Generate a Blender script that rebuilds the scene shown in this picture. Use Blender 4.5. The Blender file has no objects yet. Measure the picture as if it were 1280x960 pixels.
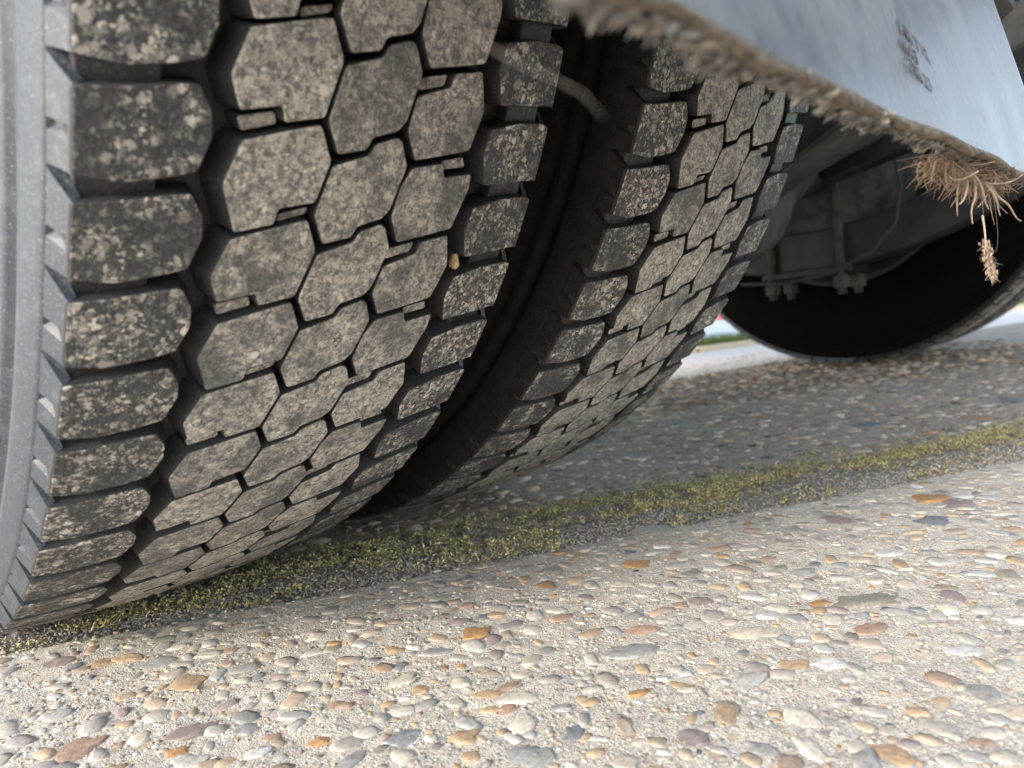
import bpy, bmesh, math, random
import numpy as np
from mathutils import Matrix, Vector
random.seed(7); rng = np.random.default_rng(11)
S = bpy.context.scene
COL = S.collection

# ------------------------------------------------------------------ camera
CAM = Vector((-0.19, -0.7173, 0.1921))
RIGHT = Vector((0.6936, -0.7133, -0.1007)); DOWN = Vector((-0.1248, 0.0187, -0.9920)); FWD = Vector((0.7095, 0.7006, -0.0761))
FPX = 893.6
cd = bpy.data.cameras.new('camera'); cam = bpy.data.objects.new('camera', cd); COL.objects.link(cam)
up = -DOWN; bk = -FWD
cam.matrix_world = Matrix(((RIGHT.x, up.x, bk.x, CAM.x), (RIGHT.y, up.y, bk.y, CAM.y), (RIGHT.z, up.z, bk.z, CAM.z), (0, 0, 0, 1)))
cd.sensor_width = 36; cd.lens = FPX / 1280 * 36
cd.clip_start = 0.01; cd.clip_end = 2000
cd.dof.use_dof = True; cd.dof.focus_distance = 0.46; cd.dof.aperture_fstop = 9.0
S.camera = cam

# ------------------------------------------------------------------ light
EL = math.radians(24)
travel = Vector((1.0, -0.09, 0)).normalized() * math.cos(EL) + Vector((0, 0, -math.sin(EL)))
w = bpy.data.worlds.new('World'); S.world = w; w.use_nodes = True
nt = w.node_tree; bg = nt.nodes['Background']
sky = nt.nodes.new('ShaderNodeTexSky'); sky.sky_type = 'NISHITA'; sky.sun_disc = False
sky.sun_elevation = EL; sky.sun_rotation = math.atan2(-travel.x, -travel.y)
sky.air_density = 1.0; sky.dust_density = 1.5; sky.ozone_density = 1.0
hsv = nt.nodes.new('ShaderNodeHueSaturation'); hsv.inputs['Saturation'].default_value = 0.65
nt.links.new(sky.outputs[0], hsv.inputs['Color']); nt.links.new(hsv.outputs[0], bg.inputs[0]); bg.inputs[1].default_value = 0.15
sd = bpy.data.lights.new('sun', 'SUN'); sd.energy = 1.05; sd.angle = math.radians(14); sd.color = (1, .965, .925)
so = bpy.data.objects.new('sun', sd); COL.objects.link(so); so.rotation_euler = travel.to_track_quat('-Z', 'Y').to_euler(); so.location = (-5, 0, 5)
S.view_settings.view_transform = 'Standard'; S.view_settings.look = 'None'; S.view_settings.exposure = 1.80; S.view_settings.gamma = 1

# ------------------------------------------------------------------ helpers
def tag(o, label=None, cat=None, group=None, kind=None):
    if label: o['label'] = label
    if cat: o['category'] = cat
    if group: o['group'] = group
    if kind: o['kind'] = kind
    return o
def link(name, me, parent=None, loc=(0, 0, 0), rot=(0, 0, 0)):
    o = bpy.data.objects.new(name, me); COL.objects.link(o); o.location = loc; o.rotation_euler = rot
    if parent is not None: o.parent = parent
    return o
def empty(name, loc=(0, 0, 0), parent=None):
    return link(name, None, parent, loc)
def mesh_np(name, V, F, mat, smooth=False, mats=None, col=None, midx=None):
    """V (n,3); F list of arrays (m,k) with constant k each, or list of lists"""
    me = bpy.data.meshes.new(name)
    V = np.asarray(V, dtype=np.float32)
    if isinstance(F, np.ndarray): F = [F]
    loops = np.concatenate([f.ravel() for f in F]).astype(np.int32)
    tot = np.concatenate([np.full(len(f), f.shape[1]) for f in F]).astype(np.int32)
    st = np.concatenate([[0], np.cumsum(tot)[:-1]]).astype(np.int32)
    me.vertices.add(len(V)); me.vertices.foreach_set('co', V.ravel())
    me.loops.add(len(loops)); me.loops.foreach_set('vertex_index', loops)
    me.polygons.add(len(tot)); me.polygons.foreach_set('loop_start', st); me.polygons.foreach_set('loop_total', tot)
    if midx is not None: me.polygons.foreach_set('material_index', np.asarray(midx, dtype=np.int32))
    for m in (mats or [mat]): me.materials.append(m)
    me.update(calc_edges=True); me.validate()
    if smooth: me.polygons.foreach_set('use_smooth', np.ones(len(me.polygons), dtype=bool))
    if col is not None:
        a = me.color_attributes.new('tint', 'FLOAT_COLOR', 'POINT')
        c = np.ones((len(V), 4), dtype=np.float32); c[:, :3] = col; a.data.foreach_set('color', c.ravel())
    return me
def mesh_bm(name, bm, mat, smooth=False, mats=None):
    bmesh.ops.recalc_face_normals(bm, faces=bm.faces)
    me = bpy.data.meshes.new(name); bm.to_mesh(me); bm.free()
    for m in (mats or [mat]): me.materials.append(m)
    if smooth:
        for p in me.polygons: p.use_smooth = True
    return me
def box(bm, c, s, bev=0.0, rot=None):
    r = bmesh.ops.create_cube(bm, size=1); vs = r['verts']
    bmesh.ops.scale(bm, vec=s, verts=vs)
    if bev: bmesh.ops.bevel(bm, geom=list({e for v in vs for e in v.link_edges}), offset=bev, segments=2, affect='EDGES'); vs = [v for v in bm.verts if v.tag is False]
    return vs
def box_mesh(name, c, s, mat, bev=0.0):
    bm = bmesh.new(); bmesh.ops.create_cube(bm, size=1); bmesh.ops.scale(bm, vec=s, verts=bm.verts)
    if bev: bmesh.ops.bevel(bm, geom=list(bm.edges), offset=bev, segments=2, affect='EDGES')
    bmesh.ops.translate(bm, vec=c, verts=bm.verts)
    return mesh_bm(name, bm, mat)
def tube(pts, rad, n=8, closed_ends=True):
    """returns V,F for a tube through pts; rad scalar or list"""
    pts = [Vector(p) for p in pts]; m = len(pts)
    rads = rad if hasattr(rad, '__len__') else [rad] * m
    V = []; F = []
    up_ = Vector((0.13, 0.21, 0.97))
    for i, p in enumerate(pts):
        d = (pts[min(i + 1, m - 1)] - pts[max(i - 1, 0)]).normalized()
        a = d.cross(up_)
        if a.length < 1e-3: a = d.cross(Vector((1, 0, 0)))
        a.normalize(); b = d.cross(a)
        for k in range(n):
            t = 2 * math.pi * k / n
            V.append(p + (a * math.cos(t) + b * math.sin(t)) * rads[i])
    for i in range(m - 1):
        for k in range(n):
            F.append((i * n + k, i * n + (k + 1) % n, (i + 1) * n + (k + 1) % n, (i + 1) * n + k))
    if closed_ends:
        F.append(tuple(range(n))[::-1]); F.append(tuple((m - 1) * n + k for k in range(n)))
    return [tuple(v) for v in V], F
def tube_mesh(name, pts, rad, mat, n=8):
    V, F = tube(pts, rad, n); me = bpy.data.meshes.new(name); me.from_pydata(V, [], F); me.materials.append(mat)
    for p in me.polygons: p.use_smooth = True
    me.update(); return me
def lathe(name, prof, mat, n=96, mats=None, midx=None):
    """profile [(x, r)] spun round X"""
    m = len(prof); V = np.zeros((n * m, 3)); F = []
    P = np.array(prof)
    for i in range(n):
        a = 2 * math.pi * i / n
        V[i * m:(i + 1) * m, 0] = P[:, 0]; V[i * m:(i + 1) * m, 1] = -P[:, 1] * math.sin(a); V[i * m:(i + 1) * m, 2] = -P[:, 1] * math.cos(a)
    i, j = np.meshgrid(np.arange(n), np.arange(m - 1), indexing='ij'); i = i.ravel(); j = j.ravel(); i2 = (i + 1) % n
    F = np.stack([i * m + j, i * m + j + 1, i2 * m + j + 1, i2 * m + j], 1)
    return mesh_np(name, V, F, mat, smooth=True, mats=mats, midx=None if midx is None else np.tile(midx, n))
def rad_join(parts):
    V = []; F = []; o = 0
    for v, f in parts:
        V.extend(v); F.extend(tuple(i + o for i in q) for q in f); o += len(v)
    return V, F
# value noise on arrays
_G = rng.random((256, 256))
def vnoise(x, y):
    xi = np.floor(x).astype(int); yi = np.floor(y).astype(int); fx = x - xi; fy = y - yi
    fx = fx * fx * (3 - 2 * fx); fy = fy * fy * (3 - 2 * fy)
    g = lambda a, b: _G[a % 256, b % 256]
    return (g(xi, yi) * (1 - fx) + g(xi + 1, yi) * fx) * (1 - fy) + (g(xi, yi + 1) * (1 - fx) + g(xi + 1, yi + 1) * fx) * fy

# ------------------------------------------------------------------ materials
def mat(name, col=(.5, .5, .5), rough=.6, spec=.5, metal=0.0):
    m = bpy.data.materials.new(name); m.use_nodes = True; b = m.node_tree.nodes['Principled BSDF']
    b.inputs['Base Color'].default_value = (*col, 1); b.inputs['Roughness'].default_value = rough
    b.inputs['Specular IOR Level'].default_value = spec; b.inputs['Metallic'].default_value = metal
    return m, m.node_tree, b
def N(t, typ, **kw):
    n = t.nodes.new(typ)
    for k, v in kw.items(): setattr(n, k, v)
    return n
def noise(t, scale, detail=4, rough=.55, vec=None, dist=0.0):
    n = N(t, 'ShaderNodeTexNoise'); n.inputs['Scale'].default_value = scale; n.inputs['Detail'].default_value = detail
    n.inputs['Roughness'].default_value = rough; n.inputs['Distortion'].default_value = dist
    if vec is not None: t.links.new(vec, n.inputs['Vector'])
    return n.outputs['Fac']
def ramp(t, src, stops):
    r = N(t, 'ShaderNodeValToRGB'); e = r.color_ramp.elements
    while len(e) < len(stops): e.new(.5)
    for i, (p, c) in enumerate(stops):
        e[i].position = p; e[i].color = (*c, 1) if hasattr(c, '__len__') else (c, c, c, 1)
    t.links.new(src, r.inputs[0]); return r.outputs[0]
def mix(t, fac, a, b, mode='MIX'):
    m = N(t, 'ShaderNodeMix', data_type='RGBA', blend_type=mode)
    for s, k in ((fac, 0), (a, 6), (b, 7)):
        if hasattr(s, 'links'): t.links.new(s, m.inputs[k])
        elif hasattr(s, '__len__'): m.inputs[k].default_value = (*s, 1)
        else: m.inputs[k].default_value = s
    return m.outputs[2]
def math_(t, op, a, b=None):
    m = N(t, 'ShaderNodeMath', operation=op)
    for s, k in ((a, 0), (b, 1)):
        if s is None: continue
        if hasattr(s, 'links'): t.links.new(s, m.inputs[k])
        else: m.inputs[k].default_value = s
    return m.outputs[0]
def bump(t, b, h, dist, strength=1.0):
    n = N(t, 'ShaderNodeBump'); n.inputs['Distance'].default_value = dist; n.inputs['Strength'].default_value = strength
    t.links.new(h, n.inputs['Height']); t.links.new(n.outputs[0], b.inputs['Normal'])
def geo(t): return N(t, 'ShaderNodeNewGeometry').outputs['Position']

def tread_mat(name, lo, hi, big_lo, big_hi, base=(.040, .040, .042), fine=.5, cloud=.8, sp=(.34, .56, .52)):
    m, t, b = mat(name, rough=.8, spec=.3); p = geo(t)
    big = noise(t, 50, 4, .62, p, .3); n1 = noise(t, 260, 6, .74, p, .15); n2 = noise(t, 620, 4, .75, p, .3)
    mp = N(t, 'ShaderNodeMapping'); mp.inputs['Scale'].default_value = (900, 190, 190); mp.inputs['Rotation'].default_value = (0, .3, .1); t.links.new(p, mp.inputs[0])
    scr = noise(t, 1.0, 4, .75, mp.outputs[0])
    big = math_(t, 'ADD', big, math_(t, 'MULTIPLY', math_(t, 'SUBTRACT', N(t, 'ShaderNodeObjectInfo').outputs['Random'], .5), .16))  # each block dusted a little differently
    m1 = ramp(t, n1, [(lo, 0), (hi, 1)])
    m2 = ramp(t, math_(t, 'ADD', math_(t, 'MULTIPLY', big, .6), math_(t, 'MULTIPLY', n1, .4)), [(big_lo, 0), (big_hi, 1)])
    fl = ramp(t, n2, [(.40, .25), (.60, 1)])
    ad = N(t, 'ShaderNodeVectorMath', operation='MULTIPLY_ADD'); nc = N(t, 'ShaderNodeTexNoise'); nc.inputs['Scale'].default_value = 420; nc.inputs['Detail'].default_value = 3; t.links.new(p, nc.inputs['Vector'])
    t.links.new(nc.outputs['Color'], ad.inputs[0]); ad.inputs[1].default_value = (.0045, .0045, .0045); t.links.new(p, ad.inputs[2])
    spots = None
    for sc_, th, gain in ((150, sp[2], .60), (260, .45, .65), (540, .36, .65)):
        vo = N(t, 'ShaderNodeTexVoronoi'); vo.inputs['Scale'].default_value = sc_; t.links.new(ad.outputs[0], vo.inputs['Vector'])
        sc2 = N(t, 'ShaderNodeSeparateColor'); t.links.new(vo.outputs['Color'], sc2.inputs[0])
        rad_ = math_(t, 'MULTIPLY', math_(t, 'SUBTRACT', sc2.outputs[0], th), 1.15)
        k_ = ramp(t, math_(t, 'SUBTRACT', rad_, vo.outputs['Distance']), [(0.0, 0), (.10, 1)])
        k_ = math_(t, 'MULTIPLY', k_, math_(t, 'ADD', math_(t, 'MULTIPLY', sc2.outputs[1], gain), .35))
        spots = k_ if spots is None else math_(t, 'MAXIMUM', spots, k_)
    f = math_(t, 'MAXIMUM', math_(t, 'MULTIPLY', math_(t, 'MULTIPLY', m1, m2), math_(t, 'MULTIPLY', fl, cloud)), math_(t, 'MULTIPLY', spots, ramp(t, big, [(sp[0], .12), (sp[1], 1)])))
    f2 = math_(t, 'MULTIPLY', math_(t, 'MULTIPLY', ramp(t, scr, [(.42, 0), (.66, 1)]), ramp(t, big, [(.3, .45), (.6, 1)])), fine)
    f3 = math_(t, 'MULTIPLY', ramp(t, n2, [(.50, 0), (.62, 1)]), fine * .8)
    c = mix(t, math_(t, 'MAXIMUM', f2, f3), base, (.355, .335, .305)); c = mix(t, f, c, (.76, .685, .58))
    t.links.new(c, b.inputs['Base Color'])
    t.links.new(math_(t, 'ADD', math_(t, 'MULTIPLY', f, .25), .62), b.inputs['Roughness'])
    h = math_(t, 'ADD', math_(t, 'MULTIPLY', n2, .7), math_(t, 'ADD', math_(t, 'MULTIPLY', scr, .5), math_(t, 'MULTIPLY', f, .3)))
    bump(t, b, h, .0010, .9); return m
M = {}
M['tread'] = tread_mat('worn_dusty_tread_rubber', .41, .56, .40, .55, base=(.092, .088, .083), fine=.74, cloud=1.0)
M['shoulder'] = tread_mat('shoulder_tread_rubber', .50, .56, .50, .55, base=(.042, .042, .044), fine=.30, cloud=.45, sp=(.40, .56, .58))
def rubber(name, col, rough, spec, dustc=(.24, .22, .19), lo=.5, hi=.8, amt=.35):
    m, t, b = mat(name, col, rough, spec); p = geo(t)
    n = noise(t, 90, 6, .7, p); n2 = noise(t, 1000, 2, .6, p)
    f = math_(t, 'MULTIPLY', ramp(t, n, [(lo, 0), (hi, 1)]), amt); sp = math_(t, 'MULTIPLY', ramp(t, n2, [(.60, 0), (.68, 1)]), min(1, amt * 1.8))
    t.links.new(mix(t, math_(t, 'MAXIMUM', f, sp), col, dustc), b.inputs['Base Color']); bump(t, b, n, .0006, .5); return m
M['rubber'] = rubber('tyre_rubber', (.026, .026, .028), .5, .45)
M['side'] = rubber('sidewall_rubber', (.042, .049, .060), .50, .5, (.30, .29, .27), .52, .9, .3)
M['dark'] = rubber('shade_blackened_rubber', (.004, .004, .004), 1.0, .0, (.010, .009, .008), .45, .8, .5)  # near-black, so the far wheels' shade sits in the rubber colour
M['inner'] = rubber('dusty_shaded_sidewall_rubber', (.010, .0095, .009), .8, .2, (.05, .045, .038), .45, .8, .4)  # dusty, and darker than the outer sidewall to carry the shade between the duals
M['groove'] = rubber('groove_rubber', (.026, .026, .027), .65, .35, (.13, .12, .11), .5, .8, .3)
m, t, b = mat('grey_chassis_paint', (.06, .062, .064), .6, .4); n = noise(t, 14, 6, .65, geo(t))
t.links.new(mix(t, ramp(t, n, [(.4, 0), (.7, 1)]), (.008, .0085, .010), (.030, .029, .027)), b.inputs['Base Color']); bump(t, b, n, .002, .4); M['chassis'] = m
m, t, b = mat('dusty_casting', (.10, .10, .095), .75, .3); n = noise(t, 22, 6, .65, geo(t))
t.links.new(mix(t, ramp(t, n, [(.35, 0), (.7, 1)]), (.024, .025, .024), (.08, .077, .070)), b.inputs['Base Color']); bump(t, b, n, .003, .5); M['casting'] = m
M['steel'] = mat('grimy_wheel_steel', (.035, .034, .033), .7, .3)[0]
M['deck'] = mat('deck_steel', (.10, .11, .12), .6)[0]
m, t, b = mat('hose_rubber', (.035, .034, .03), .6, .3); M['hose'] = m
# mud flap: black plastic with fine vertical grain and thin dust film
m, t, b = mat('mud_flap_plastic', (.035, .038, .042), .36, .55); p = geo(t)
mp = N(t, 'ShaderNodeMapping'); mp.inputs['Scale'].default_value = (420, 40, 34); t.links.new(p, mp.inputs[0]); g = noise(t, 1.0, 5, .7, mp.outputs[0], .6)
blot = noise(t, 22, 7, .72, p); spk = noise(t, 900, 2, .5, p)
c = mix(t, ramp(t, blot, [(.35, 0), (.75, 1)]), (.045, .047, .048), (.22, .215, .195))
c = mix(t, math_(t, 'MULTIPLY', ramp(t, g, [(.45, 0), (.75, 1)]), .4), c, (.14, .15, .15))
c = mix(t, math_(t, 'MULTIPLY', ramp(t, spk, [(.68, 0), (.76, 1)]), .5), c, (.3, .3, .28))
spl = noise(t, 75, 6, .75, p); spm = math_(t, 'MULTIPLY', ramp(t, spl, [(.60, 0), (.66, .75)]), ramp(t, blot, [(.42, .15), (.6, 1)]))
mp2 = N(t, 'ShaderNodeMapping'); mp2.inputs['Scale'].default_value = (1500, 60, 14); mp2.inputs['Rotation'].default_value = (0, .12, 0); t.links.new(p, mp2.inputs[0])
scrt = ramp(t, noise(t, 1.0, 2, .5, mp2.outputs[0]), [(.70, 0), (.74, .5)])
c = mix(t, spm, c, (.27, .22, .17)); c = mix(t, scrt, c, (.012, .012, .014))
t.links.new(c, b.inputs['Base Color']); t.links.new(math_(t, 'ADD', ramp(t, blot, [(.3, .28), (.8, .46)]), math_(t, 'MULTIPLY', spm, .35)), b.inputs['Roughness'])
bump(t, b, math_(t, 'ADD', g, math_(t, 'MULTIPLY', blot, .8)), .0009, .9); M['flap'] = m
M['letter'] = mat('embossed_lettering', (.075, .075, .078), .42, .6)[0]
def attr_mat(name, rough=.8, spec=.3, var=400, amt=.35, bd=.0006):
    m, t, b = mat(name, rough=rough, spec=spec); a = N(t, 'ShaderNodeVertexColor', layer_name='tint')
    n = noise(t, var, 5, .65, geo(t)); v = ramp(t, n, [(.25, 1 - amt), (.75, 1 + amt * .4)])
    t.links.new(mix(t, 1.0, a.outputs[0], v, 'MULTIPLY'), b.inputs['Base Color']); bump(t, b, n, bd, .6); return m
M['stones'] = attr_mat('aggregate_stone', .62, .4)
M['grains'] = attr_mat('aggregate_sand', .8, .3)
M['moss'] = attr_mat('moss_fronds', .75, .3, 900, .3, .0003)
M['fibre'] = attr_mat('bristle_and_root_fibre', .7, .35, 500, .4, .0005)
M['grass'] = attr_mat('verge_grass', .7, .3, 60, .3, .001)
# individual pebble: colour picked per object
m, t, b = mat('pebble_stone', rough=.6, spec=.4); oi = N(t, 'ShaderNodeObjectInfo'); p = geo(t)
n = noise(t, 260, 5, .65, p); mp = N(t, 'ShaderNodeMapping'); mp.inputs['Scale'].default_value = (160, 620, 500); mp.inputs['Rotation'].default_value = (.3, .5, .8); t.links.new(p, mp.inputs[0]); n3 = noise(t, 1, 3, .6, mp.outputs[0])
v = ramp(t, math_(t, 'ADD', math_(t, 'MULTIPLY', n, .6), math_(t, 'MULTIPLY', n3, .4)), [(.3, .5), (.5, .95), (.7, 1.3)])
t.links.new(mix(t, 1.0, oi.outputs['Color'], v, 'MULTIPLY'), b.inputs['Base Color']); bump(t, b, n, .001, .6); M['pebble'] = m
def concrete(name, c1, c2, c3):
    m, t, b = mat(name, rough=.85, spec=.25); p = geo(t)
    big = noise(t, 5, 4, .6, p); mid = noise(t, 60, 6, .7, p)
    vo = N(t, 'ShaderNodeTexVoronoi'); vo.inputs['Scale'].default_value = 950; t.links.new(p, vo.inputs['Vector'])
    vb = N(t, 'ShaderNodeTexVoronoi'); vb.inputs['Scale'].default_value = 110; t.links.new(p, vb.inputs['Vector'])
    sp = N(t, 'ShaderNodeSeparateColor'); t.links.new(vo.outputs['Color'], sp.inputs[0])
    sb = N(t, 'ShaderNodeSeparateColor'); t.links.new(vb.outputs['Color'], sb.inputs[0])
    c = mix(t, ramp(t, mid, [(.35, 0), (.65, 1)]), c1, c2); c = mix(t, ramp(t, big, [(.4, 0), (.7, .5)]), c, c3)
    grain = ramp(t, sp.outputs[0], [(0, (.45, .42, .40)), (.3, (.8, .75, .68)), (.6, (1.0, .96, .88)), (1, (1.35, 1.28, 1.15))])
    c = mix(t, .75, c, grain, 'MULTIPLY')
    peb = ramp(t, sb.outputs[1], [(0, (.16, .15, .16)), (.25, (.5, .42, .3)), (.5, (.36, .25, .14)), (.75, (.6, .56, .48)), (1, (.3, .3, .31))])
    inside = math_(t, 'MULTIPLY', ramp(t, vb.outputs['Distance'], [(.25, 1), (.42, 0)]), ramp(t, sb.outputs[0], [(.45, 0), (.5, .7)]))
    c = mix(t, inside, c, peb)
    t.links.new(c, b.inputs['Base Color'])
    h = math_(t, 'SUBTRACT', math_(t, 'MULTIPLY', mid, .5), math_(t, 'MULTIPLY', vo.outputs['Distance'], .8))
    bump(t, b, h, .0006, .8); return m
M['slab'] = concrete('exposed_aggregate_concrete', (.54, .51, .46), (.43, .405, .365), (.58, .55, .50))
M['slab_dirty_shaded'] = concrete('grimy_shaded_aggregate_concrete', (.44, .395, .34), (.23, .205, .175), (.48, .43, .37))  # grimy, with the shade under the truck worked into its tones
m, t, b = mat('joint_soil', (.12, .10, .085), .95, .2); n = noise(t, 130, 7, .7, geo(t))
t.links.new(ramp(t, n, [(.3, (.20, .18, .15)), (.5, (.34, .315, .28)), (.7, (.48, .45, .41))]), b.inputs['Base Color']); bump(t, b, n, .004, 1); M['soil'] = m
m, t, b = mat('sunlit_pale_paving', (.55, .50, .46), .85, .3); n = noise(t, 20, 6, .7, geo(t))
t.links.new(ramp(t, n, [(.3, (.58, .53, .49)), (.6, (.74, .69, .64)), (.8, (.80, .76, .71))]), b.inputs['Base Color']); M['paving'] = m  # raised albedo paints the sunlit strip past the far wheel
m, t, b = mat('worn_road_surface', (.34, .37, .39), .75, .4); n = noise(t, 40, 6, .7, geo(t))
t.links.new(ramp(t, n, [(.3, (.30, .34, .36)), (.7, (.42, .46, .48))]), b.inputs['Base Color']); M['road'] = m
M['kerb'] = mat('kerb_concrete', (.62, .55, .40), .85, .3)[0]
m, t, b = mat('verge_soil', (.16, .20, .07), .9, .2); M['verge'] = m
M['red'] = mat('faded_red_paint', (.50, .14, .12), .6)[0]

# ------------------------------------------------------------------ tyre
R = 0.52; NP = 82; DTH = 2 * math.pi / NP; PITCH = .04; HW = .1125
def crown(x): return .007 * (x / HW) ** 2
def tpt(x, t, h):
    r = R - crown(x) - h; a = t * DTH
    return (x, -r * math.sin(a), -r * math.cos(a))
def rounded(poly, rad=.0022, n=3):
    """poly in metric (x, s); returns rounded-corner outline"""
    P = [Vector(p) for p in poly]; out = []
    for i, p in enumerate(P):
        a = P[i - 1] - p; b2 = P[(i + 1) % len(P)] - p
        la, lb = a.length, b2.length; r = min(rad, la * .42, lb * .42)
        A = p + a / la * r; B = p + b2 / lb * r
        for k in range(n):
            u = k / (n - 1); out.append((A * (1 - u) + p * u) * (1 - u) + (p * (1 - u) + B * u) * u)
    return out
def offset(pts, d):
    """outward offset of CCW outline; d(normal)->distance"""
    n = len(pts); out = []
    for i in range(n):
        e1 = (pts[i] - pts[i - 1]); e2 = (pts[(i + 1) % n] - pts[i])
        nn = Vector((e1.y, -e1.x)).normalized() + Vector((e2.y, -e2.x)).normalized()
        if nn.length < 1e-6: nn = Vector((e1.y, -e1.x))
        nn.normalize(); dd = d(nn) if callable(d) else d
        out.append(pts[i] + nn * dd)
    return out
def block_geo(poly, depth=.0145, top=0.0, draft=None, rad=.0015, n=3, grow=.00025):
    P = [(x * .001, t * PITCH) for x, t in poly]
    area = sum(P[i - 1][0] * P[i][1] - P[i][0] * P[i - 1][1] for i in range(len(P)))
    if area < 0: P = P[::-1]
    O = rounded(P, rad, n)
    rings = [(offset(O, -.0006), top), (offset(O, -.0001), top + .00025), (offset(O, grow), top + .0009), (offset(O, (draft or (lambda v: .0003))), depth)]
    V = []; F = []; m = len(O)
    for ring, h in rings:
        V += [tpt(p.x, p.y / PITCH, h) for p in ring]
    F.append(tuple(range(m)))
    for k in range(len(rings) - 1):
        for i in range(m):
            j = (i + 1) % m; F.append((k * m + i, (k + 1) * m + i, (k + 1) * m + j, k * m + j))
    mi = [0] + [0] * m + [1] * (len(F) - 1 - m)
    return V, F, mi
dl = lambda v: .0003 + .0040 * max(0, -v.x) ** 1.5
dr = lambda v: .0003 + .0040 * max(0, v.x) ** 1.5
LSP = [(-112.5, -.47), (-98, -.49), (-82.5, -.40), (-72.2, -.31), (-67.8, .02), (-68.6, .25), (-73.6, .47), (-82, .44), (-100, .335), (-112.5, .29)]
RSP = [(116.2, -.05), (100, -.10), (74, -.18), (69, .2), (71, .52), (91, .655), (110, .70), (116.2, .67)]
C2P = [(-15.6, .01), (-22.2, .335), (-17.2, .885), (0.1, 1.045), (2.0, 1.165), (13, 1.27), (16, 1.235), (21.2, .97), (16.4, .45), (12.6, .335), (.4, .235), (-1.8, .10)]
C1E = [(-58.8, .30), (-42.5, .405), (-40.8, .25), (-24.0, .36), (-18.3, .93), (-25.0, 1.285), (-41, 1.165), (-57, 1.03), (-63, .6)]
C1O = [(-56, .10), (-39.8, .215), (-38.8, .385), (-22.8, .48), (-18.3, .93), (-25.0, 1.285), (-41, 1.165), (-57, 1.03), (-62.7, .58)]
C3E = [(25, .045), (41, .135), (58, .235), (63, .72), (57, 1.145), (40, 1.05), (38.8, .90), (32, .84), (20.4, .73), (18.0, .36)]
C3O = [(25, .045), (41, .135), (58, .235), (63.5, .75), (63.2, .955), (45.2, .88), (42.3, 1.045), (24.5, .955), (19.8, .72), (18.0, .36)]
T1L = [(-56.5, .10), (-42.5, .215), (-43.8, .335), (-58.5, .235)]
T1R = [(-37.5, .215), (-25, .32), (-23.8, .41), (-37, .305)]
T3L = [(22, .79), (37, .895), (38, 1.03), (22.5, .93)]
T3R = [(44.5, .95), (60, 1.02), (57.5, 1.14), (43.5, 1.06)]
BAR_L = [(-110.5, .24), (-84, .38), (-84, .66), (-110.5, .58)]
BAR_R = [(110.5, .55), (86, .58), (86, .94), (110.5, .98)]
def side_panel(sgn, t0, t1, p0, p1):
    """outer flank of a shoulder block with its sunken pocket, in tyre coordinates"""
    V = []; F = []; ex = .0040 if sgn > 0 else 0
    def v(x, r, t):
        a = t * DTH; V.append((sgn * (x + ex), -r * math.sin(a), -r * math.cos(a))); return len(V) - 1
    xs = {0: .1166, 1: .1130, 2: .1122}; rs = {0: .4995, 1: .5095, 2: .5122}
    T = [t0, p0, p1, t1]  # notch stations
    sl = {0: .20, 1: .04, 2: 0}; sp = {0: .035, 1: 0, 2: 0}
    g = [[v(xs[j], rs[j], T[i] + (sl[j] if i == 3 else sp[j] if i == 1 else 0)) for i in range(4)] for j in range(3)]
    for j in range(2):
        for i in range(3):
            if j == 0 and i == 1: continue
            F.append((g[j][i], g[j][i + 1], g[j + 1][i + 1], g[j + 1][i]))
    pm = p0 + (p1 - p0) * .62
    a0 = v(.1142, .5005, pm); a1 = v(.1112, .508, pm); b0_ = v(.1142, .5005, p1); b1 = v(.1112, .508, p1)
    F += [(g[0][1], a0, a1, g[1][1]), (a0, b0_, b1, a1), (g[0][1], g[0][2], b0_, a0), (b0_, g[0][2], g[1][2], b1), (g[1][1], a1, b1, g[1][2])]
    # end walls: the upper end is a long ramp
    c0 = v(.1122, .5000, t1 + .235); c1 = v(.1090, .5105, t1 + .035); F.append((g[0][3], c0, c1, g[2][3])) ; F.append((g[0][3], g[1][3], g[2][3]))
    d0 = v(.1085, .5000, t0 + .01); d1 = v(.1055, .5105, t0 + .01); F.append((g[0][0], g[1][0], g[2][0], d1, d0))
    F.append((g[2][0], g[2][1], g[2][2], g[2][3], c1, d1))
    F.append((g[0][0], d0, c0, g[0][3], g[0][2], g[0][1]))
    return V, F
def mk(name, parts, mats):
    V = []; F = []; mi = []; o = 0
    for v, f, m_ in parts:
        V += v; F += [tuple(i + o for i in q) for q in f]; mi += m_; o += len(v)
    return V, F, mi
SP_L = side_panel(-1, -.47, .29, -.21, -.06); SP_R = side_panel(1, -.07, .62, .18, .33)
GEO = {
 'LS': mk('', [block_geo(LSP, .014, 0, dr), (SP_L[0], SP_L[1], [2] * len(SP_L[1]))], 0),
 'RS': mk('', [block_geo(RSP, .014, 0, dl), (SP_R[0], SP_R[1], [2] * len(SP_R[1]))], 0),
 'C2': block_geo(C2P), 'C1E': block_geo(C1E, draft=dl), 'C1O': block_geo(C1O, draft=dl),
 'C3E': block_geo(C3E, draft=dr), 'C3O': block_geo(C3O, draft=dr),
 'T1L': block_geo(T1L, .0145, .0030, rad=.001, n=2, grow=.0001), 'T1R': block_geo(T1R, .0145, .0030, rad=.001, n=2, grow=.0001),
 'T3L': block_geo(T3L, .0145, .0030, rad=.001, n=2, grow=.0001), 'T3R': block_geo(T3R, .0145, .0030, rad=.001, n=2, grow=.0001),
 'BL': block_geo(BAR_L, .0145, .006, rad=.002, n=2), 'BR': block_geo(BAR_R, .0145, .006, rad=.002, n=2)}
MATS = {k: [M['shoulder'] if k in ('LS', 'RS') else (M['rubber'] if k in ('BL', 'BR') else M['tread']), M['groove'], M['side']] for k in GEO}
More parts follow.
